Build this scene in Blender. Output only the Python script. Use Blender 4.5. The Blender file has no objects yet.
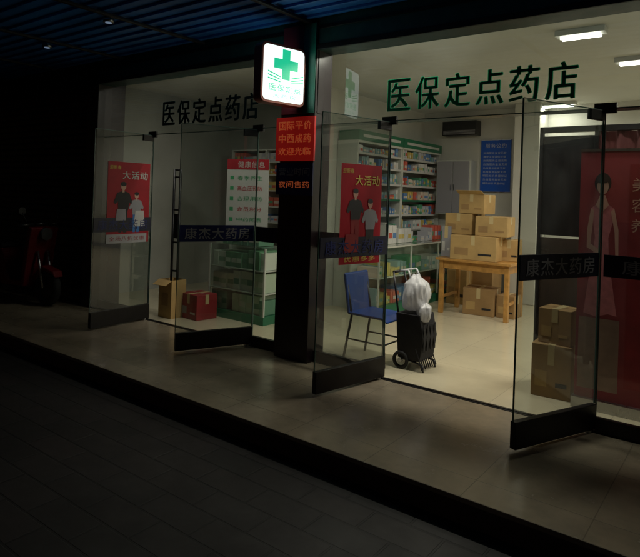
import bpy, math, random
from mathutils import Vector, Matrix
random.seed(7)
S=bpy.context.scene
COL=S.collection
S.view_settings.view_transform='Standard'; S.view_settings.look='None'; S.view_settings.exposure=0
# ---------------------------------------------------------------- materials
def mat(name,col,rough=0.6,metal=0.0,emit=None,es=0.0,noise=0.0,nscale=8.0,bump=0.0,spec=0.5,transl=0.0):
    m=bpy.data.materials.new(name); m.use_nodes=True
    nt=m.node_tree; b=nt.nodes['Principled BSDF']
    b.inputs['Base Color'].default_value=(*col,1); b.inputs['Roughness'].default_value=rough
    b.inputs['Metallic'].default_value=metal; b.inputs['Specular IOR Level'].default_value=spec
    if emit: 
        b.inputs['Emission Color'].default_value=(*emit,1); b.inputs['Emission Strength'].default_value=es
    if noise>0 or bump>0:
        g=nt.nodes.new('ShaderNodeNewGeometry'); n=nt.nodes.new('ShaderNodeTexNoise')
        n.inputs['Scale'].default_value=nscale; n.inputs['Detail'].default_value=6
        nt.links.new(g.outputs['Position'],n.inputs['Vector'])
        if noise>0:
            r=nt.nodes.new('ShaderNodeMapRange'); r.inputs['From Min'].default_value=.3; r.inputs['From Max'].default_value=.7
            r.inputs['To Min'].default_value=1-noise; r.inputs['To Max'].default_value=1+noise*.6
            nt.links.new(n.outputs['Fac'],r.inputs['Value'])
            mx=nt.nodes.new('ShaderNodeVectorMath'); mx.operation='SCALE'; mx.inputs[0].default_value=col
            nt.links.new(r.outputs['Result'],mx.inputs['Scale']); nt.links.new(mx.outputs[0],b.inputs['Base Color'])
            r2=nt.nodes.new('ShaderNodeMapRange'); r2.inputs['To Min'].default_value=max(0.02,rough-.15); r2.inputs['To Max'].default_value=min(1,rough+.15)
            nt.links.new(n.outputs['Fac'],r2.inputs['Value']); nt.links.new(r2.outputs['Result'],b.inputs['Roughness'])
        if bump>0:
            bp=nt.nodes.new('ShaderNodeBump'); bp.inputs['Strength'].default_value=bump; bp.inputs['Distance'].default_value=.02
            nt.links.new(n.outputs['Fac'],bp.inputs['Height']); nt.links.new(bp.outputs['Normal'],b.inputs['Normal'])
    if transl>0:
        t=nt.nodes.new('ShaderNodeBsdfTranslucent'); t.inputs[0].default_value=(*col,1); mx=nt.nodes.new('ShaderNodeMixShader'); mx.inputs[0].default_value=transl
        nt.links.new(b.outputs[0],mx.inputs[1]); nt.links.new(t.outputs[0],mx.inputs[2]); nt.links.new(mx.outputs[0],nt.nodes['Material Output'].inputs[0])
    return m
def tilemat(name,c1,c2,grout,size,rough,noise=.25,offset=0.0,mortar=.004,bump=.3,rot=0.0):
    m=bpy.data.materials.new(name); m.use_nodes=True; nt=m.node_tree; b=nt.nodes['Principled BSDF']; L=nt.links
    g=nt.nodes.new('ShaderNodeNewGeometry'); br=nt.nodes.new('ShaderNodeTexBrick')
    mp=nt.nodes.new('ShaderNodeMapping'); mp.inputs['Rotation'].default_value=(0,0,rot)
    L.new(g.outputs['Position'],mp.inputs['Vector']); L.new(mp.outputs[0],br.inputs['Vector'])
    br.offset=offset; br.inputs['Scale'].default_value=1; br.inputs['Brick Width'].default_value=size[0]; br.inputs['Row Height'].default_value=size[1]
    br.inputs['Mortar Size'].default_value=mortar; br.inputs['Mortar Smooth'].default_value=.3
    br.inputs['Color1'].default_value=(*c1,1); br.inputs['Color2'].default_value=(*c2,1); br.inputs['Mortar'].default_value=(*grout,1)
    n=nt.nodes.new('ShaderNodeTexNoise'); n.inputs['Scale'].default_value=2.3; n.inputs['Detail'].default_value=9; n.inputs['Roughness'].default_value=.65
    L.new(g.outputs['Position'],n.inputs['Vector'])
    r=nt.nodes.new('ShaderNodeMapRange'); r.inputs['From Min'].default_value=.3; r.inputs['From Max'].default_value=.7
    r.inputs['To Min'].default_value=1-noise; r.inputs['To Max'].default_value=1+noise*.4; L.new(n.outputs['Fac'],r.inputs['Value'])
    sc=nt.nodes.new('ShaderNodeVectorMath'); sc.operation='SCALE'; L.new(br.outputs['Color'],sc.inputs[0]); L.new(r.outputs[0],sc.inputs['Scale'])
    L.new(sc.outputs[0],b.inputs['Base Color'])
    r2=nt.nodes.new('ShaderNodeMapRange'); r2.inputs['From Min'].default_value=.3; r2.inputs['From Max'].default_value=.7
    r2.inputs['To Min'].default_value=rough+.12; r2.inputs['To Max'].default_value=max(.04,rough-.08); L.new(n.outputs['Fac'],r2.inputs['Value']); L.new(r2.outputs[0],b.inputs['Roughness'])
    bp=nt.nodes.new('ShaderNodeBump'); bp.inputs['Strength'].default_value=bump; bp.inputs['Distance'].default_value=.003; bp.invert=True
    L.new(br.outputs['Fac'],bp.inputs['Height']); L.new(bp.outputs[0],b.inputs['Normal'])
    return m
def glassmat(name,tint=(.86,.9,.88),haze=.03,hazecol=(.6,.65,.62),r0=.07):
    m=bpy.data.materials.new(name); m.use_nodes=True; nt=m.node_tree; L=nt.links; nt.nodes.clear()
    o=nt.nodes.new('ShaderNodeOutputMaterial'); t=nt.nodes.new('ShaderNodeBsdfTransparent'); t.inputs[0].default_value=(*tint,1)
    gl=nt.nodes.new('ShaderNodeBsdfGlossy'); gl.inputs['Roughness'].default_value=.02; gl.inputs[0].default_value=(.95,.95,.95,1)
    lw=nt.nodes.new('ShaderNodeLayerWeight'); lw.inputs[0].default_value=.5
    pw=nt.nodes.new('ShaderNodeMath'); pw.operation='POWER'; pw.inputs[1].default_value=4.5; L.new(lw.outputs['Facing'],pw.inputs[0])
    ma=nt.nodes.new('ShaderNodeMath'); ma.operation='MULTIPLY_ADD'; ma.inputs[1].default_value=1-r0; ma.inputs[2].default_value=r0; L.new(pw.outputs[0],ma.inputs[0])
    mx=nt.nodes.new('ShaderNodeMixShader'); L.new(ma.outputs[0],mx.inputs[0]); L.new(t.outputs[0],mx.inputs[1]); L.new(gl.outputs[0],mx.inputs[2])
    d=nt.nodes.new('ShaderNodeBsdfDiffuse'); d.inputs[0].default_value=(*hazecol,1)
    tr=nt.nodes.new('ShaderNodeBsdfTranslucent'); tr.inputs[0].default_value=(*hazecol,1)
    ad=nt.nodes.new('ShaderNodeMixShader'); ad.inputs[0].default_value=.5; L.new(d.outputs[0],ad.inputs[1]); L.new(tr.outputs[0],ad.inputs[2])
    g=nt.nodes.new('ShaderNodeNewGeometry'); n=nt.nodes.new('ShaderNodeTexNoise'); n.inputs['Scale'].default_value=3; n.inputs['Detail'].default_value=5
    L.new(g.outputs['Position'],n.inputs['Vector']); r=nt.nodes.new('ShaderNodeMapRange'); r.inputs['From Min'].default_value=.3; r.inputs['From Max'].default_value=.75
    r.inputs['To Min'].default_value=haze*.5; r.inputs['To Max'].default_value=haze*1.6; L.new(n.outputs[0],r.inputs[0])
    m2=nt.nodes.new('ShaderNodeMixShader'); L.new(r.outputs[0],m2.inputs[0]); L.new(mx.outputs[0],m2.inputs[1]); L.new(ad.outputs[0],m2.inputs[2])
    L.new(m2.outputs[0],o.inputs[0]); return m
M={}
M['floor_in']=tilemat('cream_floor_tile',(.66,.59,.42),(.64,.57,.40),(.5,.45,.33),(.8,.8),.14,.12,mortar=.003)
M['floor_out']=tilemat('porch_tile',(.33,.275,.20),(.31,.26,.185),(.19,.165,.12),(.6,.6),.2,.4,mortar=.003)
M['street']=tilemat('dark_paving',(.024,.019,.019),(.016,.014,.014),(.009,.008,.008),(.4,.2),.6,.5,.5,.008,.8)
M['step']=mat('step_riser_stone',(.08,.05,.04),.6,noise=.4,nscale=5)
M['asphalt']=mat('asphalt',(.04,.04,.042),.85,noise=.4,nscale=30,bump=.5)
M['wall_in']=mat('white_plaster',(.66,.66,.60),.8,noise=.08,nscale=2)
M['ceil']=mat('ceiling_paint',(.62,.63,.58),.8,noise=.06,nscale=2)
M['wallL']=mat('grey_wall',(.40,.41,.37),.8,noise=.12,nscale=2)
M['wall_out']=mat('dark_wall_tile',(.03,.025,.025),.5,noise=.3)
M['blue']=mat('blue_metal_panel',(.03,.18,.58),.38,noise=.25,nscale=3)
M['green']=mat('green_fascia',(.015,.06,.055),.4,noise=.3)
M['column']=mat('dark_column_stone',(.016,.009,.011),.35,noise=.15,nscale=4)
M['colred']=mat('maroon_metal',(.16,.02,.03),.4,noise=.2)
M['colgreen']=mat('green_column_trim',(.02,.22,.15),.4,noise=.2)
M['shutter']=mat('dark_shutter_metal',(.02,.016,.02),.5,noise=.3)
M['black']=mat('black_metal',(.012,.012,.014),.35,noise=.2)
M['rail']=mat('dark_bronze_rail',(.022,.02,.02),.4,.6,noise=.2)
M['steel']=mat('brushed_steel',(.45,.45,.45),.3,1,noise=.1)
M['glass']=glassmat('storefront_glass',(.84,.87,.84),.02,r0=.09)
M['glassd']=glassmat('door_glass',(.66,.70,.67),.05)
M['glassc']=glassmat('case_glass',(.84,.94,.88),.02)
M['edge']=mat('glass_edge_green',(.06,.13,.11),.25)
M['lgreen']=mat('green_vinyl',(.008,.16,.08),.5,transl=.5)
M['lblack']=mat('dark_vinyl',(.008,.03,.035),.5,transl=.3)
M['white']=mat('white_print',(.75,.75,.73),.6,transl=.3)
M['dwhite']=mat('dull_white_print',(.4,.4,.42),.6)
M['navy']=mat('navy_vinyl',(.008,.018,.13),.5,noise=.15)
M['navyd']=mat('dark_navy_vinyl',(.006,.008,.03),.5,noise=.15)
M['red']=mat('poster_red',(.60,.02,.04),.45,noise=.12,transl=.4)
M['redd']=mat('poster_dark_red',(.3,.015,.02),.5,noise=.2)
M['boardred']=mat('board_red_added_glow',(.5,.02,.02),.4,emit=(.9,.03,.02),es=.10)  # faint emission added to brighten the red of the column board
M['boardtext']=mat('board_text_added_glow',(.6,.15,.06),.4,emit=(1,.2,.06),es=.16)  # board lettering, with the same added glow
M['pink']=mat('poster_pink',(.85,.3,.33),.5,noise=.25,nscale=20,transl=.3)
M['skin']=mat('printed_skin',(.8,.5,.38),.6,transl=.3)
M['bannerred']=mat('banner_red',(.34,.05,.06),.6,noise=.3,nscale=4,transl=.3)
M['bannertan']=mat('banner_tan',(.4,.27,.2),.6,noise=.3,nscale=9,transl=.3)
M['yellow']=mat('printed_yellow',(.75,.6,.12),.6)
M['cblack']=mat('printed_black',(.015,.015,.018),.6)
M['cgrey']=mat('printed_grey',(.3,.3,.33),.6)
M['cblue']=mat('printed_blue',(.04,.16,.45),.6)
M['ggreen']=mat('printed_green',(.03,.35,.14),.6)
M['card']=mat('cardboard',(.50,.33,.13),.8,noise=.15,nscale=6)
M['cardd']=mat('cardboard_dark',(.36,.22,.09),.8,noise=.15,nscale=6)
M['tape']=mat('packing_tape',(.6,.48,.25),.3)
M['wood']=mat('yellow_wood',(.52,.27,.07),.4,noise=.25,nscale=14)
M['chair']=mat('blue_plastic',(.01,.055,.27),.35,noise=.1)
M['bag']=mat('white_plastic_bag',(.85,.85,.86),.3,noise=.04,nscale=6,bump=.25,transl=.3)
M['cloth']=mat('black_cloth',(.015,.014,.016),.9,noise=.3,bump=.4)
M['maroon']=mat('maroon_cloth',(.11,.03,.032),.85,noise=.4,nscale=3,bump=.3,transl=.15)
M['brown']=mat('brown_panel',(.07,.045,.03),.7,noise=.4,nscale=4)
M['notice']=mat('notice_blue',(.01,.10,.55),.4)
M['shelfw']=mat('shelf_white_metal',(.6,.62,.56),.5)
M['shelfg']=mat('shelf_green_header',(.02,.16,.08),.4)
M['tyre']=mat('tyre_rubber',(.015,.015,.015),.8)
M['scooter']=mat('scooter_red_paint',(.13,.006,.01),.4,noise=.05,spec=.3)
M['lens']=mat('lamp_lens',(.06,.06,.06),.3)
M['tube']=mat('fluorescent_tube',(.9,.9,.9),.5,emit=(1,.98,.9),es=6)
M['signface']=mat('lit_sign_face',(.8,.85,.82),.4,emit=(.82,1,.95),es=1.25)
M['signgreen']=mat('lit_sign_green',(.02,.4,.15),.4,emit=(.01,.48,.25),es=1.1)
M['signpale']=mat('lit_sign_pale_green',(.2,.5,.35),.4,emit=(.12,.6,.38),es=.9)
M['signedge']=mat('sign_frame_metal',(.3,.1,.08),.4,.3)
M['down']=mat('downlight_lens',(.6,.7,.9),.4,emit=(.5,.7,1),es=.2)
prod=[mat('pack_%d'%i,c,.5) for i,c in enumerate([(.7,.7,.68),(.6,.12,.08),(.1,.35,.2),(.12,.25,.5),(.65,.5,.15),(.55,.55,.6),(.7,.6,.5),(.25,.4,.42)])]
prodg=[mat('tonic_pack_%d'%i,c,.5) for i,c in enumerate([(.6,.66,.58),(.14,.3,.18),(.45,.55,.42),(.62,.62,.56),(.1,.24,.16),(.5,.5,.4),(.3,.42,.32),(.66,.66,.6)])]
# ---------------------------------------------------------------- builders
def group(name,loc=(0,0,0),rz=0.0):
    e=bpy.data.objects.new(name,None); e.empty_display_size=.2; e.location=loc; e.rotation_euler=(0,0,rz); COL.objects.link(e); return e
class MB:
    def __init__(s,name,mats,parent=None): s.n=name; s.m=mats; s.p=parent; s.v=[]; s.f=[]; s.mi=[]; s.sm=[]
    def face(s,pts,mi=0,sm=False):
        k=len(s.v); s.v+= [tuple(p) for p in pts]; s.f.append(tuple(range(k,k+len(pts)))); s.mi.append(mi); s.sm.append(sm)
    def box(s,x0,x1,y0,y1,z0,z1,mi=0,R=None,o=(0,0,0)):
        P=[Vector(p) for p in [(x0,y0,z0),(x1,y0,z0),(x1,y1,z0),(x0,y1,z0),(x0,y0,z1),(x1,y0,z1),(x1,y1,z1),(x0,y1,z1)]]
        if R is not None: P=[R@p+Vector(o) for p in P]
        k=len(s.v); s.v+=[tuple(p) for p in P]
        for f in [(0,3,2,1),(4,5,6,7),(0,1,5,4),(1,2,6,5),(2,3,7,6),(3,0,4,7)]:
            s.f.append(tuple(k+i for i in f)); s.mi.append(mi); s.sm.append(False)
    def cyl(s,a,b,r,mi=0,n=14,r2=None,sm=True):
        a=Vector(a); b=Vector(b); r2=r if r2 is None else r2; d=(b-a).normalized(); u=d.orthogonal().normalized(); w=d.cross(u); k=len(s.v)
        for c,rr in ((a,r),(b,r2)):
            for i in range(n):
                t=2*math.pi*i/n; s.v.append(tuple(c+u*rr*math.cos(t)+w*rr*math.sin(t)))
        for i in range(n):
            j=(i+1)%n; s.f.append((k+i,k+j,k+n+j,k+n+i)); s.mi.append(mi); s.sm.append(sm)
        s.f.append(tuple(k+i for i in reversed(range(n)))); s.mi.append(mi); s.sm.append(False)
        s.f.append(tuple(k+n+i for i in range(n))); s.mi.append(mi); s.sm.append(False)
    def tube(s,pts,r,mi=0,n=10):
        for a,b in zip(pts[:-1],pts[1:]): s.cyl(a,b,r,mi,n)
    def torus(s,c,R,r,mi=0,axis='Y',n=32,m=10):
        k=len(s.v)
        for i in range(n):
            t=2*math.pi*i/n
            for j in range(m):
                q=2*math.pi*j/m; rr=R+r*math.cos(q); h=r*math.sin(q)
                p=(rr*math.cos(t),h,rr*math.sin(t)) if axis=='Y' else (h,rr*math.cos(t),rr*math.sin(t))
                s.v.append((c[0]+p[0],c[1]+p[1],c[2]+p[2]))
        for i in range(n):
            for j in range(m):
                s.f.append((k+i*m+j,k+((i+1)%n)*m+j,k+((i+1)%n)*m+(j+1)%m,k+i*m+(j+1)%m)); s.mi.append(mi); s.sm.append(True)
    def prism(s,pts,y0,y1,mi=0):   # profile in xz extruded in y
        n=len(pts); k=len(s.v)
        s.v+=[(x,y0,z) for x,z in pts]+[(x,y1,z) for x,z in pts]
        s.f.append(tuple(range(k,k+n))); s.mi.append(mi); s.sm.append(False)
        s.f.append(tuple(reversed(range(k+n,k+2*n)))); s.mi.append(mi); s.sm.append(False)
        for i in range(n):
            j=(i+1)%n; s.f.append((k+i,k+n+i,k+n+j,k+j)); s.mi.append(mi); s.sm.append(False)
    def poly(s,pts,y,mi=0): s.face([(x,y,z) for x,z in pts],mi)
    def ell(s,cx,cz,rx,rz,y,mi=0,n=18,a0=0): s.poly([(cx+rx*math.cos(a0+2*math.pi*i/n),cz+rz*math.sin(a0+2*math.pi*i/n)) for i in range(n)],y,mi)
    def done(s,bevel=0,seg=2):
        me=bpy.data.meshes.new(s.n); me.from_pydata(s.v,[],s.f); 
        for m in s.m: me.materials.append(m)
        for p,mi,sm in zip(me.polygons,s.mi,s.sm): p.material_index=mi; p.use_smooth=sm
        me.update(); o=bpy.data.objects.new(s.n,me); COL.objects.link(o)
        if s.p: o.parent=s.p
        if bevel>0:
            b=o.modifiers.new('Bevel','BEVEL'); b.width=bevel; b.segments=seg; b.limit_method='ANGLE'; b.angle_limit=math.radians(50)
        return o
def text_mesh(ch):
    c=bpy.data.curves.new('t','FONT'); c.body=ch; c.size=1; c.resolution_u=3; c.extrude=0
    o=bpy.data.objects.new('t',c); COL.objects.link(o); bpy.context.view_layer.update()
    dg=bpy.context.evaluated_depsgraph_get(); me=bpy.data.meshes.new_from_object(o.evaluated_get(dg))
    vs=[v.co.copy() for v in me.vertices]; fs=[tuple(p.vertices) for p in me.polygons]
    bpy.data.objects.remove(o); bpy.data.meshes.remove(me); return vs,fs
TC={}
def put_char(mb,ch,cx,cz,w,h,y,mi,bold=0.0):
    """one glyph facing -y fitted in w x h; bold = stroke thickening by stacked offset layers"""
    if ch not in TC: TC[ch]=text_mesh(ch)
    vs,fs=TC[ch]
    if not vs: print('NOGLYPH',ch); return
    x0=min(v.x for v in vs);x1=max(v.x for v in vs);y0=min(v.y for v in vs);y1=max(v.y for v in vs)
    offs=[(0,0)] if bold==0 else [(0,0),(bold,0),(-bold,0),(bold*.5,bold*.4),(-bold*.5,-bold*.4)]
    for q,(ox,oz) in enumerate(offs):
        k=len(mb.v)
        for v in vs: mb.v.append((cx+ox+((v.x-x0)/(x1-x0)-.5)*w,y-q*.0004,cz+oz+((v.y-y0)/(y1-y0)-.5)*h))
        for f in fs: mb.f.append(tuple(k+i for i in f)); mb.mi.append(mi); mb.sm.append(False)
def put_text(mb,s,x0,x1,z,h,y,mi,fill=.86,bold=0.0):
    n=len(s); p=(x1-x0)/n
    for i,ch in enumerate(s):
        if ch!=' ': put_char(mb,ch,x0+p*(i+.5),z,p*fill,h,y,mi,bold)
# ---------------------------------------------------------------- ground
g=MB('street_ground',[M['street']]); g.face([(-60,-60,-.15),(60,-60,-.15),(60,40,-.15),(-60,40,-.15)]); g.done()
g=MB('road_asphalt',[M['asphalt']]); g.face([(-60,-14,-.146),(60,-14,-.146),(60,-7.5,-.146),(-60,-7.5,-.146)]); g.done()
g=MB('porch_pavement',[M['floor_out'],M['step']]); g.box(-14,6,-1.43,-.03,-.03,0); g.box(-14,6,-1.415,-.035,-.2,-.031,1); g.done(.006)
g=MB('shop_floor',[M['floor_in']]); g.box(-7.5,3,.03,5.2,-.2,0.0); g.done()
# ---------------------------------------------------------------- building
B=group('pharmacy_building')
mb=MB('door_threshold',[M['black'],M['rail']],B); mb.box(-14,6,-.03,.03,-.2,.003); mb.box(-6.8,3,-.012,.012,.003,.008,1); mb.done()
mb=MB('interior_walls',[M['wall_in'],M['wallL']],B)
mb.box(-4.85,3.1,5.0,5.2,0,3.05,0)          # back wall
mb.box(-4.85,-4.75,2.9,5.0,0,3.05,0); mb.box(-4.85,-4.75,1.7,2.9,0,3.05,0)
mb.box(3.0,3.1,0.05,5.0,0,3.05,0)
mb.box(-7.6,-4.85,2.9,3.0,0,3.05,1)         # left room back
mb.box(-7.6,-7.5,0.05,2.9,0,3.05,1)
mb.done()
mb=MB('skirting',[M['cgrey']],B); mb.box(-4.74,2.99,4.985,4.999,0,.1); mb.done()
mb=MB('structural_pillar',[M['wall_in']],B); mb.box(-3.0,-2.62,4.55,4.98,0,3.05); mb.done(.01)
mb=MB('interior_ceiling',[M['ceil']],B); mb.box(-7.6,3.1,.14,5.2,3.05,3.15); mb.done()
mb=MB('roof_slab',[M['wall_out']],B); mb.box(-14,6,-.1,5.3,3.36,3.7); mb.done()
mb=MB('fascia_beam',[M['green'],M['colred'],M['rail']],B)
mb.box(-14,6,-.1,.135,2.88,3.355,0); mb.box(-14,6,-.115,-.1,2.88,2.93,2); mb.box(-14,6,-.112,-.1,3.07,3.10,2); mb.done(.004)
mb=MB('canopy_soffit',[M['blue'],M['shutter']],B)
mb.box(-14,6,-3.3,-.12,3.17,3.2,0)
y=-.2
while y>-3.25:
    mb.box(-14,6,y-.035,y,3.145,3.17,0); y-=.16
x=-13.5
while x<6: mb.box(x,x+.05,-3.28,-.14,3.12,3.144,1); x+=1.45
mb.box(-14,6,-3.36,-3.3,3.02,3.3,1); mb.done(.004)
mb=MB('entrance_column',[M['column'],M['colred'],M['colgreen']],B)
mb.box(-3.66,-3.255,-.12,.13,0,3.14,0); mb.box(-3.655,-3.40,-.128,-.12,2.3,3.13,1); mb.box(-3.40,-3.262,-.13,-.12,2.3,3.13,2); mb.box(-3.255,-3.248,-.09,.0,2.3,3.13,0); mb.done(.006)
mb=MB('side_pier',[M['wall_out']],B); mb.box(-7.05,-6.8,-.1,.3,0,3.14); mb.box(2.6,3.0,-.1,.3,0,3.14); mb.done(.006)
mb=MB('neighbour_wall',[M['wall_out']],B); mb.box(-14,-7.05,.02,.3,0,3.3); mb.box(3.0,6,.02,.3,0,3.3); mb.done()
mb=MB('roller_shutter',[M['shutter']],B); z=.02
while z<2.8: mb.box(-13.5,-7.1,-.03,.015,z,z+.075); z+=.09
mb.done(.01)
for i,(x,yy) in enumerate([(-6.4,-1.0),(-4.9,-1.2),(-8.6,-1.1)]):
    mb=MB('soffit_downlight',[M['steel'],M['down']],B); mb.cyl((x,yy,3.143),(x,yy,3.10),.05,0,20); mb.cyl((x,yy,3.10),(x,yy,3.097),.03,1,16); mb.done()
# storefront fixed glass
def pane(x0,x1,z0,z1,y=0.0):
    mb.face([(x0,y,z0),(x1,y,z0),(x1,y,z1),(x0,y,z1)],0)
TY=.12   # transom glass over the right doorway stands a little further in
mb=MB('fixed_glass',[M['glass'],M['edge'],M['rail']],B)
pane(-6.8,-5.78,.1,2.2); pane(-4.06,-3.66,.1,2.2); pane(-3.255,-2.53,.1,2.2); pane(-.84,2.6,.1,2.2)
pane(-6.8,-3.66,2.21,2.88); pane(-3.255,2.6,2.21,2.88,TY)
for x0,x1 in [(-6.8,-5.78),(-4.06,-3.66),(-3.255,-2.53),(-.84,2.6)]:
    mb.box(x0,x1,-.02,.02,.004,.1,2)
for x in (-5.78,-4.06,-2.53,-.84): mb.box(x-.004,x+.004,-.006,.006,.1,2.2,1)
mb.box(-6.8,-3.66,-.006,.006,2.2,2.21,1); mb.box(-3.255,2.6,-.006,TY+.006,2.2,2.208,1)
for x in (-.84,-2.53,-4.06,-5.78,): mb.box(x-.07,x+.07,-.014,.014,2.17,2.24,2)
for x in (.4,1.5): mb.box(x-.006,x+.006,-.008,.008,.1,2.2,1); mb.box(x-.006,x+.006,TY-.008,TY+.008,2.21,2.88,1)
mb.done()
# vinyl bands on fixed glass
mb=MB('vinyl_band',[M['navyd'],M['dwhite']],B)
for x0,x1 in [(-6.8,-5.8),(-4.05,-3.67),(-3.25,-2.55),(-.82,2.5)]: mb.box(x0,x1,-.006,-.003,1.06,1.21,0)
put_text(mb,'康杰大药房',-.72,.15,1.135,.095,-.008,1)
mb.done()
# transom lettering
mb=MB('pharmacy_lettering',[M['lgreen']],None); put_text(mb,'医保定点药店',-2.65,-1.03,2.445,.275,TY-.006,0,.80,.008); mb.done()
mb=MB('pharmacy_lettering',[M['lblack']],None); put_text(mb,'医保定点药店',-5.62,-4.05,2.44,.27,-.006,0,.80,.008); mb.done()
# ---------------------------------------------------------------- doors
def door(free,hinge,txt,posterargs=None):
    f=Vector(free); h=Vector(hinge); d=h-f; w=.78; d.normalize(); f=h-d*w
    G=group('glass_door',(f.x,f.y,0),math.atan2(d.y,d.x))
    mb=MB('leaf_glass',[M['glassd'],M['edge']],G); mb.face([(0,0,.19),(w,0,.19),(w,0,2.19),(0,0,2.19)],0)
    mb.box(-.004,0,-.006,.006,.19,2.19,1); mb.box(w,w+.004,-.006,.006,.19,2.12,1); mb.box(0,w,-.005,.005,2.19,2.195,1); mb.done()
    mb=MB('bottom_rail',[M['rail'],M['steel']],G); mb.box(0,w,-.022,.022,.02,.19,0); mb.cyl((w-.05,0,0),(w-.05,0,.02),.02,1); mb.done(.003)
    mb=MB('top_patch',[M['rail']],G); mb.box(w-.15,w,-.016,.016,2.12,2.19,0); mb.done(.003)
    mb=MB('name_band',[M[txt[1]],M[txt[2]]],G); mb.box(0.01,w-.01,-.008,-.003,1.06,1.22,0); put_text(mb,txt[0],.05,w-.05,1.14,.11,-.010,1,.84,.002); mb.box(.01,w-.01,.003,.006,1.06,1.22,0); mb.done()
    return G
dA=door((-2.685,-.80),(-2.518,0),('康杰大药房','navyd','navy'))
dB=door((-1.16,-.70),(-.853,0),('康杰大药房','navyd','cgrey'))
dC=door((-4.38,-.69),(-4.073,0),('康杰大药房','navy','dwhite'))
dD=door((-5.74,-.78),(-5.766,0),('康杰大药房','navyd','navy'))
# posters
def person(mb,cx,z0,h,top,legs,y,hair='k'):
    s=h
    mb.poly([(cx-.09*s,z0),(cx-.02*s,z0),(cx,z0+.36*s),(cx+.02*s,z0),(cx+.1*s,z0),(cx+.11*s,z0+.46*s),(cx-.1*s,z0+.46*s)],y,legs)
    mb.poly([(cx-.11*s,z0+.44*s),(cx+.12*s,z0+.44*s),(cx+.15*s,z0+.60*s),(cx+.2*s,z0+.56*s),(cx+.22*s,z0+.62*s),(cx+.14*s,z0+.79*s),(cx+.04*s,z0+.82*s),(cx-.04*s,z0+.82*s),(cx-.14*s,z0+.79*s),(cx-.22*s,z0+.60*s),(cx-.17*s,z0+.56*s),(cx-.12*s,z0+.62*s)],y-.0006,top)
    mb.poly([(cx-.025*s,z0+.8*s),(cx+.025*s,z0+.8*s),(cx+.02*s,z0+.87*s),(cx-.02*s,z0+.87*s)],y-.0009,5)
    mb.ell(cx,z0+.92*s,.062*s,.08*s,y-.0012,5); mb.ell(cx,z0+.965*s,.068*s,.045*s,y-.0015,4)
def redposter(G,x0,x1,z0,z1,k):
    P=group('advertising_poster'); P.matrix_world=Matrix.Translation(G.location)@Matrix.Rotation(G.rotation_euler[2],4,'Z')
    mb=MB('printed_sheet',[M['red'],M['white'],M['yellow'],M['dwhite'],M['cblack'],M['skin'],M['cgrey'],M['cblue'],M['redd']],P)
    w=x1-x0;h=z1-z0
    mb.poly([(x0,z0),(x1,z0),(x1,z1),(x0,z1)],-.006,0)
    put_text(mb,'大活动',x0+.32*w,x1-.05*w,z0+.84*h,.1*h,-.0085,1 if k==0 else 2,.85,.002)
    put_text(mb,'迎新春',x0+.03*w,x0+.3*w,z0+.93*h,.05*h,-.0085,2,.85)
    if k==0:
        person(mb,x0+.36*w,z0+.13*h,.62*h,4,4,-.0085); person(mb,x0+.68*w,z0+.13*h,.5*h,6,7,-.0085)
        mb.poly([(x0+.62*w,z0+.2*h),(x0+.9*w,z0+.2*h),(x0+.86*w,z0+.4*h),(x0+.66*w,z0+.4*h)],-.0112,1)
        mb.poly([(x0+.2*w,z0+.28*h),(x0+.44*w,z0+.28*h),(x0+.42*w,z0+.42*h),(x0+.22*w,z0+.42*h)],-.0112,6)
        mb.box(x0,x0+.95*w,-.0095,-.007,z0+.0*h,z0+.11*h,3); put_text(mb,'全场八折优惠',x0+.05*w,x0+.9*w,z0+.055*h,.055*h,-.0105,8)
    else:
        person(mb,x0+.35*w,z0+.2*h,.55*h,4,8,-.0085); person(mb,x0+.72*w,z0+.1*h,.55*h,6,4,-.0085)
        mb.poly([(x0+.1*w,z0+.12*h),(x0+.45*w,z0+.12*h),(x0+.42*w,z0+.3*h),(x0+.14*w,z0+.3*h)],-.0112,8)
        put_text(mb,'优惠多多',x0+.1*w,x0+.9*w,z0+.05*h,.05*h,-.0085,2)
    mb.done()
redposter(dD,.17,.74,.93,1.85,0)
redposter(dA,.21,.68,1.0,1.81,1)
# column stickers
P=group('red_notice_board',(-3.66,-.13,0)); mb=MB('board',[M['boardred'],M['boardtext'],M['yellow'],M['navy'],M['dwhite']],P)
mb.box(-.03,.43,-.02,0,1.86,2.27,0); put_text(mb,'国际平价',.0,.4,2.19,.08,-.022,1,.86,.002); put_text(mb,'中西成药',.0,.4,2.07,.08,-.022,1,.86,.002); put_text(mb,'欢迎光临',.0,.4,1.95,.07,-.022,1,.86,.002)
mb.box(-.02,.42,-.012,0,1.54,1.845,3); put_text(mb,'营业时间',.01,.39,1.76,.07,-.014,4); put_text(mb,'夜间售药',.01,.39,1.64,.06,-.014,1); mb.done(.002)
# ---------------------------------------------------------------- lightbox sign
def cross(mb,cx,cz,s,y,mi):
    a=s*.33
    mb.poly([(cx-a,cz-s),(cx+a,cz-s),(cx+a,cz-a),(cx+s,cz-a),(cx+s,cz+a),(cx+a,cz+a),(cx+a,cz+s),(cx-a,cz+s),(cx-a,cz+a),(cx-s,cz+a),(cx-s,cz-a),(cx-a,cz-a)],y,mi)
a0=Vector((-3.50,-.64)); a1=Vector((-3.40,-.15)); d=(a1-a0); L=d.length; d.normalize()
G=group('pharmacy_cross_sign',(a0.x,a0.y,2.345),math.atan2(d.y,d.x))
def rrect(x0,x1,z0,z1,r,n=6):
    p=[]
    for cx,cz,s in ((x1-r,z1-r,0),(x0+r,z1-r,90),(x0+r,z0+r,180),(x1-r,z0+r,270)):
        for i in range(n+1):
            t=math.radians(s+90*i/n); p.append((cx+r*math.cos(t),cz+r*math.sin(t)))
    return p
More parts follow.
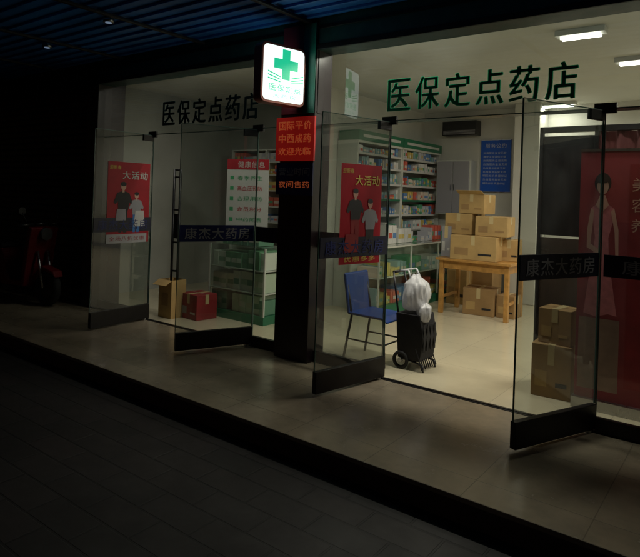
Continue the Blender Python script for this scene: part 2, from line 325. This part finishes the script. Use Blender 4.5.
mb=MB('sign_case',[M['signedge'],M['black']],G); mb.prism(rrect(0,L,0,.53,.06),-.055,.055,0); mb.cyl((L-.01,0,.42),(L+.06,0,.42),.018,1); mb.cyl((L-.01,0,.1),(L+.06,0,.1),.018,1); mb.done(.004)
for nm,yy,sg in (('lit_face',-.058,1),('lit_face_back',.058,-1)):
    mb=MB(nm,[M['signface'],M['signgreen'],M['signpale']],G); mb.poly(rrect(.022,L-.022,.022,.508,.045),yy,0)
    y2=yy-.002*sg; cross(mb,L*.54,.355,.135,y2,1)
    for q in (-1,1):
        for i in range(3): mb.poly([(L*.54+q*.06,.19+i*.022),(L*.54+q*.2,.21+i*.03),(L*.54+q*.2,.222+i*.03),(L*.54+q*.06,.2+i*.022)],yy-.003*sg,1)
    if sg>0:
        put_text(mb,'医保定点',.08,L-.05,.14,.06,y2,2,.85,.0015); put_text(mb,'大药房',.12,L-.1,.07,.035,y2,2,.8)
    else: mb.box(.08,L-.08,yy,yy+.002,.1,.17,2)
    mb.done()
# ---------------------------------------------------------------- interior furniture (right room)
def products(name,x0,x1,y0,y1,zs,axis,hmin=.06,hmax=.2,dens=.95,parent=None,pal=None,wr=(.035,.11)):
    mb=MB(name,pal or prod,parent)
    for z in zs:
        t=(y0 if axis=='y' else x0); end=(y1 if axis=='y' else x1)
        while t<end-.05:
            w=random.uniform(*wr); n=random.choice([1,2,3,4]); h=random.uniform(hmin,hmax); mi=random.randrange(8)
            if random.random()>dens: t+=w; continue
            for _ in range(n):
                if t+w>end: break
                j=random.uniform(0,.03)
                if axis=='y': mb.box(x0+.01,x1-j,t+.003,t+w-.003,z,z+h,mi)
                else: mb.box(t+.003,t+w-.003,y0+j,y1-.01,z,z+h,mi)
                q=random.randrange(8)
                if axis=='y': mb.box(x1-j,x1-j+.001,t+.008,t+w-.008,z+h*.3,z+h*.6,q)
                else: mb.box(t+.008,t+w-.008,y0+j-.001,y0+j,z+h*.3,z+h*.6,q)
                t+=w
    return mb.done()
for (ya,yb) in ((2.35,3.6),(3.62,4.95)):
    G=group('medicine_shelf',(-4.74,ya,0)); Lh=yb-ya
    mb=MB('shelf_frame',[M['shelfw'],M['shelfg'],M['white']],G)
    mb.box(0,.02,0,Lh,0,2.3); mb.box(.02,.34,0,.025,0,2.3); mb.box(.02,.34,Lh-.025,Lh,0,2.3)
    zs=[.1,.5,.8,1.05,1.28,1.51,1.74,1.97,2.16]
    for z in zs: mb.box(.02,.33,.025,Lh-.025,z-.015,z)
    for z in zs[1:]: mb.box(.33,.34,.025,Lh-.025,z-.02,z+.01,1 if z in (.8,1.51) else 2)
    mb.box(.0,.35,-.005,Lh+.005,2.3,2.33); mb.box(.02,.36,0,Lh,2.33,2.47,1); mb.box(.361,.363,.1,Lh-.1,2.38,2.42,2)
    mb.done(.002)
    products('medicine_packs',.05,.32,.04,Lh-.04,zs,'y',.07,.17,parent=G,dens=.97,wr=(.03,.08))
G=group('glass_display_counter',(-4.3,2.1,0))
mb=MB('counter_body',[M['shelfw'],M['glassc'],M['shelfg']],G); Lh=2.6
mb.box(0,.45,0,Lh,0,.12,2); mb.box(.02,.43,.02,Lh-.02,.48,.49,0); mb.box(0,.02,0,Lh,.12,.9,0)
for yy in (0,.87,1.73,Lh-.02): mb.box(.43,.45,yy,yy+.02,.12,.9,0)
mb.face([(0,0,.905),(.45,0,.905),(.45,Lh,.905),(0,Lh,.905)],1); mb.face([(.446,.02,.13),(.446,Lh-.02,.13),(.446,Lh-.02,.88),(.446,.02,.88)],1); mb.box(.43,.452,0,Lh,.88,.9,0); mb.done()
products('counter_packs',.08,.40,.04,Lh-.04,[.125,.495],'y',.08,.26,parent=G)
products('countertop_packs',.1,.3,.3,Lh-.1,[.91],'y',.06,.28,dens=.6,parent=G)
# table + boxes
G=group('wooden_table',(-2.97,3.32,0)); mb=MB('table_top',[M['wood']],G); mb.box(-.52,.52,-.34,.34,.72,.755); mb.done(.006)
mb=MB('table_frame',[M['wood']],G)
for sx in (-1,1):
    for sy in (-1,1): mb.box(sx*.45-.028,sx*.45+.028,sy*.27-.028,sy*.27+.028,0,.72)
for sy in (-1,1): mb.box(-.42,.42,sy*.27-.012,sy*.27+.012,.61,.718)
for sx in (-1,1): mb.box(sx*.45-.012,sx*.45+.012,-.24,.24,.61,.718)
for sx in (-1,1): mb.box(sx*.45-.012,sx*.45+.012,-.24,.24,.2,.24)
mb.done(.004)
def carton(x,y,z,w,d,h,rz=0,mats=('card','tape','cardd','cblack'),openlid=False,name='cardboard_box'):
    G=group(name,(x,y,z),math.radians(rz)); mb=MB('carton',[M[m] for m in mats],G)
    mb.box(-w/2,w/2,-d/2,d/2,0,h,0); mb.done(.006)
    mb=MB('tape_and_print',[M[m] for m in mats],G)
    mb.box(-.025,.025,-d/2-.002,-d/2-.0005,h*.62,h,1); mb.box(-.025,.025,-d/2,d/2,h+.0005,h+.002,1); mb.box(w/2+.0005,w/2+.002,-.025,.025,h*.62,h,1)
    mb.box(-w/2+.001,w/2-.001,-.002,.002,h,h+.001,3)
    mb.box(-w*.4,-w*.1,-d/2-.002,-d/2-.0005,h*.2,h*.5,2); mb.box(w*.12,w*.4,-d/2-.002,-d/2-.0005,h*.22,h*.3,3 if random.random()<.5 else 2)
    if openlid:
        R=Matrix.Rotation(math.radians(60),3,'X'); mb.box(-w/2,w/2,-.002,.002,0,h*.4,0,R,(0,-d/2,h))
    mb.done()
carton(-2.98,3.2,.756,.62,.42,.32,3)
carton(-3.24,3.36,1.08,.4,.4,.28,-4); carton(-2.78,3.28,1.08,.42,.4,.26,5); carton(-3.05,3.3,1.365,.38,.3,.26,-8,openlid=True)
carton(-2.62,3.45,.756,.25,.3,.28,10); carton(-2.98,3.4,0,.42,.36,.36,6,('cardd','tape','card','cblack')); carton(-2.62,3.45,0,.24,.3,.3,0,('cardd','tape','card','cblack'))
carton(-3.35,4.3,0,.5,.4,.9,0,('cardd','tape','card','cblack')); carton(-3.35,4.3,.9,.45,.4,.4,0); carton(-3.55,3.95,0,.3,.3,.5,8); carton(-3.42,3.3,.756,.14,.3,.42,0,('cgrey','tape','white','cblack'))
# wall notice etc
G=group('wall_notice',(-3.43,4.98,1.70)); mb=MB('notice_panel',[M['notice'],M['white'],M['steel']],G); mb.box(-.25,.25,-.012,0,0,.84,0)
mb.box(-.26,.26,-.016,-.0,-.012,0,2); mb.box(-.26,.26,-.016,0,.84,.852,2)
put_text(mb,'服务公约',-.18,.18,.75,.07,-.014,1)
for i in range(9): put_text(mb,random.choice(['遵守法规诚信经营','热情服务童叟无欺','明码标价质量保证']),-.21,.21-random.random()*.05,.63-i*.062,.035,-.0135,1)
mb.done()
G=group('air_conditioner',(-4.0,4.98,2.62)); mb=MB('body',[M['cgrey'],M['black']],G); mb.prism([(-.3,0),(.3,0),(.3,.24),(-.3,.24)],-.2,0,1); mb.box(-.29,.29,-.205,-.2,.1,.22,1)
for i in range(4): mb.box(-.28,.28,-.206,-.2,.02+i*.018,.03+i*.018,0)
mb.done(.015)
G=group('wall_cabinet',(-4.05,4.74,1.3)); mb=MB('body',[M['shelfw'],M['cgrey'],M['black']],G); mb.box(-.3,.3,-.02,.24,0,.9,0); mb.box(-.28,-.005,-.04,-.02,.02,.88,1); mb.box(.005,.28,-.04,-.02,.02,.88,1); mb.box(-.03,-.02,-.05,-.04,.4,.5,2); mb.box(.02,.03,-.05,-.04,.4,.5,2); mb.done(.004)
# chair (faces +x)
G=group('plastic_chair',(-2.86,.45,0)); mb=MB('seat',[M['chair']],G)
mb.prism([(-.21,.43),(.16,.425),(.22,.40),(.225,.415),(.165,.45),(-.2,.455)],-.2,.2); mb.done(.012)
mb=MB('backrest',[M['chair']],G); mb.prism([(-.19,.44),(-.215,.43),(-.275,.80),(-.26,.82),(-.245,.80)],-.2,.2); mb.done(.012)
mb=MB('legs',[M['black']],G)
for sy in (-1,1):
    y=sy*.19; mb.tube([(.2,y,0),(.17,y*.9,.42)],.012); mb.tube([(-.25,y,0),(-.18,y*.9,.42),(-.24,y*.9,.7)],.012); mb.tube([(.185,y,.2),(-.215,y,.2)],.008)
mb.tube([(.185,-.19,.2),(.185,.19,.2)],.008); mb.done()
# hand cart with bags
G=group('shopping_trolley',(-2.5,.5,0)); mb=MB('frame',[M['black'],M['tyre'],M['steel']],G)
for sy in (-1,1):
    mb.torus((-.05,sy*.14,.08),.065,.016,1); mb.cyl((-.05,sy*.14-.02,.08),(-.05,sy*.14+.02,.08),.02,2)
    mb.tube([(-.05,sy*.12,.08),(-.1,sy*.12,.5),(-.17,sy*.1,.86)],.009); mb.tube([(-.05,sy*.12,.1),(.16,sy*.12,.06),(.17,sy*.12,.0)],.009)
mb.tube([(-.17,-.1,.86),(-.17,.1,.86)],.013); mb.cyl((-.05,-.15,.08),(-.05,.15,.08),.008,2); mb.done()
mb=MB('tote',[M['cloth'],M['cgrey']],G); mb.prism([(-.08,.1),(.14,.09),(.17,.3),(.13,.5),(-.11,.5)],-.14,.14,0)
for i in range(9): mb.cyl((.1,-.14+i*.035,.2),(.17,-.14+i*.035,.02),.007,0,6)
for i in range(4): mb.box(.165,.172,-.13+i*.07,-.1+i*.07,.18,.42,0)
mb.done(.02)
import bmesh
from mathutils import noise
def blob(name,parent,m,loc,sc,seed):
    bm=bmesh.new(); bmesh.ops.create_icosphere(bm,subdivisions=5,radius=1)
    for v in bm.verts:
        p=v.co.copy(); q=Vector((p.x,p.y,p.z*.3)); n=noise.noise(q*1.6+Vector((seed,0,0)))*.28+abs(noise.noise(q*3.2+Vector((0,seed,0))))*.2
        v.co=p*(1+n)
        if v.co.z>.6: k=(v.co.z-.6); v.co.x*=max(.35,1-k*1.1); v.co.y*=max(.35,1-k*1.1)
        v.co=Vector((v.co.x*sc[0],v.co.y*sc[1],max(v.co.z,-.85)*sc[2]))+Vector(loc)
    me=bpy.data.meshes.new(name); bm.to_mesh(me); bm.free(); me.materials.append(m)
    for p in me.polygons: p.use_smooth=True
    o=bpy.data.objects.new(name,me); COL.objects.link(o); o.parent=parent; return o
blob('white_carrier_bag',G,M['bag'],(.02,.0,.67),(.125,.13,.17),3)
blob('small_bag',G,M['bag'],(.13,-.05,.52),(.06,.07,.09),8)
mb=MB('bag_handles',[M['bag']],G); mb.tube([(-.03,-.02,.8),(-.06,-.02,.88),(-.15,0,.87)],.008); mb.tube([(.05,.03,.8),(.0,.02,.9),(-.15,0.02,.87)],.008); mb.done()
# ---------------------------------------------------------------- left room
G=group('medicine_shelf',(-7.0,2.5,0)); mb=MB('shelf_frame',[M['shelfw'],M['shelfg']],G); zs=[.1,.5,.85,1.1,1.35,1.6,1.85,2.05]
for x in (0,.75,1.5): mb.box(x,x+.025,0,.38,0,2.25)
mb.box(0,1.52,.38,.39,0,2.25)
for z in zs+[2.25]: mb.box(.0,1.525,.001,.379,z-.02,z-.001)
mb.done(); products('medicine_packs',.03,1.49,.03,.33,zs,'x',.08,.18,parent=G)
G=group('medicine_shelf',(-5.3,2.5,0)); mb=MB('shelf_frame',[M['shelfw'],M['shelfg']],G)
for x in (0,.42): mb.box(x,x+.025,0,.38,0,2.25)
for z in zs+[2.25]: mb.box(.0,.445,.001,.379,z-.02,z-.001)
mb.done(); products('medicine_packs',.03,.41,.03,.33,zs,'x',.08,.18,parent=G)
G=group('glass_display_counter',(-5.5,.7,0)); mb=MB('counter_body',[M['shelfw'],M['glassc'],M['shelfg']],G)
mb.box(0,.95,0,.42,0,.1,2); mb.box(.01,.94,.01,.41,.35,.36,0); mb.box(.01,.94,.01,.41,.62,.63,0); mb.box(0,.95,.4,.42,.1,.9,0)
for x in (0,.93): mb.box(x,x+.02,0,.02,.1,.9,0)
mb.face([(.02,.006,.1),(.93,.006,.1),(.93,.006,.9),(.02,.006,.9)],1); mb.face([(0,0,.905),(.95,0,.905),(.95,.42,.905),(0,.42,.905)],1); mb.done()
products('counter_packs',.03,.92,.03,.38,[.105,.365,.635],'x',.17,.235,parent=G,pal=prodg,wr=(.07,.13)); products('top_packs',.05,.9,.05,.35,[.91],'x',.06,.16,dens=.6,parent=G,pal=prodg,wr=(.07,.13))
G=group('poster_stand',(-5.5,1.35,0),math.radians(22)); mb=MB('stand',[M['white'],M['red'],M['ggreen'],M['black'],M['cgrey']],G)
mb.box(-.3,.3,-.01,.01,1.0,2.0,0); mb.box(-.3,.3,-.013,-.01,1.86,2.0,1); put_text(mb,'健康信息',-.15,.25,1.93,.08,-.015,0)
for i in range(5):
    mb.box(-.25,-.2,-.0125,-.0105,1.72-i*.14,1.77-i*.14,2); put_text(mb,['春季养生','高血压预防','合理用药','会员积分','中药煎煮'][i],-.15,.22,1.745-i*.14,.06,-.0125,1 if i%2 else 2)
mb.box(-.3,.3,-.013,-.01,1.0,1.04,2); mb.cyl((0,.02,0),(0,.02,1.9),.014,3); mb.box(-.25,.25,-.05,.2,0,.02,3); mb.done()
carton(-5.44,.5,0,.34,.3,.3,-6,('redd','tape','cgrey','white')); 
G=group('tall_carton',(-5.7,.3,0)); mb=MB('carton',[M['card'],M['cardd']],G)
mb.box(-.12,.12,-.11,-.105,0,.46,0); mb.box(-.12,.12,.105,.11,0,.46,0); mb.box(-.12,-.115,-.105,.105,0,.46,0); mb.box(.115,.12,-.105,.105,0,.46,0); mb.box(-.115,.115,-.105,.105,.0,.01,1)
mb.box(-.12,.12,-.002,.002,0,.11,0,Matrix.Rotation(math.radians(120),3,'X'),(0,-.11,.46)); mb.box(-.06,.06,-.112,-.1105,.15,.3,1); mb.done()
G=group('folded_display_rack',(-5.69,.3,.01)); mb=MB('rack',[M['black']],G); mb.tube([(-.04,0,0),(-.04,0,1.8)],.016); mb.tube([(.05,.02,0),(.05,.02,1.8)],.016)
for z in (.55,.9,1.3,1.7,1.79): mb.tube([(-.04,0,z),(.05,.02,z)],.012)
mb.box(-.035,.045,.0,.012,.95,1.25); mb.done()
# ---------------------------------------------------------------- right side dark partition and banners
G=group('curtain_partition',(-1.5,.85,0)); mb=MB('frame',[M['black'],M['brown'],M['maroon']],G)
mb.box(0,.42,0,.03,1.27,2.12,0); mb.box(0,.42,.0,.03,0.1,1.25,1)
for x in (-.02,.42,1.2,2.2): mb.box(x,x+.03,-.01,.04,0,2.2,0)
mb.box(-.02,3.4,-.01,.04,2.15,2.2,0); mb.done(.003)
mb=MB('curtain',[M['maroon']],G); n=260; 
for i in range(n):
    xa=.45+i*(2.9/n); xb=.45+(i+1)*(2.9/n); fa=.03*math.sin(xa*38)+.012*math.sin(xa*91); fb=.03*math.sin(xb*38)+.012*math.sin(xb*91)
    mb.face([(xa,.05+fa,.03),(xb,.05+fb,.03),(xb,.03+fb*.6,2.15),(xa,.03+fa*.6,2.15)],0,True)
mb.done()
G=group('rollup_banner',(-1.09,.46,0)); mb=MB('banner',[M['redd'],M['pink'],M['skin'],M['cblack'],M['steel'],M['bannerred'],M['bannertan'],M['dwhite']],G)
mb.poly([(0,.08),(.5,.08),(.5,1.95),(0,1.95)],-.002,5); mb.box(-.01,.51,-.05,.05,0,.08,4); mb.box(0,.5,-.008,.005,1.95,1.97,4)
c=.16
mb.poly([(c-.11,.72),(c-.02,.70),(c+.06,.73),(c+.12,.72),(c+.085,.95),(c+.055,1.15),(c+.048,1.3),(c+.075,1.42),(c+.082,1.52),(c+.03,1.56),(c-.03,1.56),(c-.075,1.52),(c-.06,1.42),(c-.045,1.3),(c-.06,1.12),(c-.085,.95)],-.005,1)
mb.poly([(c-.078,1.52),(c-.055,1.5),(c-.066,1.36),(c-.075,1.25),(c-.0,1.2),(c-.015,1.17),(c-.1,1.22),(c-.1,1.36)],-.0062,2)
mb.poly([(c+.06,1.5),(c+.083,1.52),(c+.115,1.36),(c+.12,1.16),(c+.1,1.15),(c+.09,1.34)],-.0062,2)
mb.poly([(c-.045,1.545),(c,1.49),(c+.045,1.545),(c+.018,1.62),(c-.018,1.62)],-.0066,2); mb.ell(c,1.71,.058,.078,-.0064,3); mb.ell(c,1.685,.04,.06,-.0072,2); mb.ell(c-.004,1.735,.046,.028,-.008,3)
mb.poly([(.02,.15),(.3,.15),(.3,.69),(.02,.69)],-.005,6); mb.poly([(.34,.2),(.48,.2),(.48,1.85),(.34,1.85)],-.005,0)
put_text(mb,'美',.35,.47,1.7,.1,-.007,2); put_text(mb,'容',.35,.47,1.55,.1,-.007,2); put_text(mb,'养',.35,.47,1.4,.1,-.007,2); mb.done()
carton(-1.28,.62,0,.3,.28,.42,4,('cardd','tape','card','cblack')); carton(-1.25,.64,.42,.26,.24,.28,-6,('cardd','tape','card','cblack'))
# ---------------------------------------------------------------- scooter
G=group('motor_scooter',(-8.0,-.5,0),math.radians(8)); mb=MB('body',[M['scooter'],M['cloth'],M['black'],M['lens']],G)
mb.prism([(-.75,.55),(-.8,.68),(-.55,.72),(-.1,.7),(-.02,.6),(.0,.42),(.1,.3),(.42,.3),(.42,.24),(-.05,.22),(-.25,.3),(-.45,.48)],-.15,.15,0)
mb.prism([(.40,.24),(.46,.24),(.5,.5),(.56,.85),(.6,1.0),(.52,1.02),(.47,.8),(.42,.5)],-.2,.2,0)
mb.prism([(.42,.34),(.62,.52),(.86,.46),(.9,.38),(.84,.42),(.64,.46),(.5,.3)],-.07,.07,0)
mb.prism([(-.78,.72),(-.6,.8),(-.3,.79),(-.1,.76),(-.08,.71),(-.5,.72)],-.14,.14,1); mb.done(.03,3)
mb=MB('wheels_and_fork',[M['tyre'],M['steel'],M['black'],M['lens']],G)
for x in (-.55,.68): mb.torus((x,0,.23),.18,.055,0); mb.cyl((x,-.03,.23),(x,.03,.23),.13,2)
mb.tube([(.68,.07,.23),(.55,.07,.7)],.018,1); mb.tube([(.68,-.07,.23),(.55,-.07,.7)],.018,1)
mb.tube([(.5,-.33,1.03),(.53,-.12,1.05),(.53,.12,1.05),(.5,.33,1.03)],.017,2)
for s in (-1,1): mb.tube([(.52,s*.2,1.05),(.5,s*.27,1.2)],.006,2); mb.cyl((.49,s*.27,1.22),(.505,s*.27,1.22),.05,2)
mb.cyl((.56,0,.93),(.64,0,.92),.08,3,18); mb.tube([(-.2,-.1,.2),(-.22,-.2,.0)],.012,1); mb.cyl((-.8,-.14,.25),(-.35,-.14,.2),.04,1); mb.done()
# ---------------------------------------------------------------- lamps
def fixture(x,y,w,Lx=1.2,z=3.05,rot=0):
    G=group('fluorescent_ceiling_light',(x,y,z),rot); mb=MB('housing',[M['shelfw'],M['tube']],G); mb.box(-Lx/2,Lx/2,-.07,.07,-.05,-.001,0)
    mb.cyl((-Lx/2+.04,-.03,-.064),(Lx/2-.04,-.03,-.064),.012,1); mb.cyl((-Lx/2+.04,.03,-.064),(Lx/2-.04,.03,-.064),.012,1); mb.done()
    l=bpy.data.lights.new('tube_light','AREA'); l.shape='RECTANGLE'; l.size=Lx-.1; l.size_y=.11; l.energy=w; l.color=(1,.955,.82); o=bpy.data.objects.new('tube_light',l); o.parent=G; o.location=(0,0,-.08); COL.objects.link(o)
fixture(-.75,2.25,26,.9); fixture(-1.25,1.0,8,.4); fixture(-2.4,.36,30); fixture(.6,3.6,38); fixture(-.3,.33,11,.9); fixture(-2.5,4.7,9,.7)  # tubes behind the beam and out of view are added, lighting room and banner
fixture(-5.5,.36,8)  # unseen tube added behind the beam to light the left room
# ---------------------------------------------------------------- night sky
w=bpy.data.worlds.new('World'); S.world=w; w.use_nodes=True; nt=w.node_tree; bg=nt.nodes['Background']
sk=nt.nodes.new('ShaderNodeTexSky'); sk.sky_type='NISHITA'; sk.sun_disc=False; sk.sun_elevation=math.radians(1); sk.sun_rotation=math.radians(200)
nt.links.new(sk.outputs[0],bg.inputs[0]); bg.inputs[1].default_value=.003
l=bpy.data.lights.new('night_fill','SUN'); l.energy=.004; l.angle=math.radians(10); l.color=(.75,.8,1); o=bpy.data.objects.new('night_fill',l); COL.objects.link(o); o.rotation_euler=(math.radians(62),0,math.radians(20))  # weak fill lamp added from behind the camera, lifts the facade slightly
# ---------------------------------------------------------------- camera
c=bpy.data.cameras.new('camera'); cam=bpy.data.objects.new('camera',c); COL.objects.link(cam); S.camera=cam
c.sensor_width=36; c.lens=580*36/640; c.shift_y=-83.5/640; c.clip_end=300; c.clip_start=.05
cam.matrix_world=Matrix.Translation((0,-4.32,1.55))@Matrix.Rotation(math.radians(37),4,'Z')@Matrix.Rotation(math.radians(90),4,'X')@Matrix.Rotation(math.radians(1.9),4,'Z')
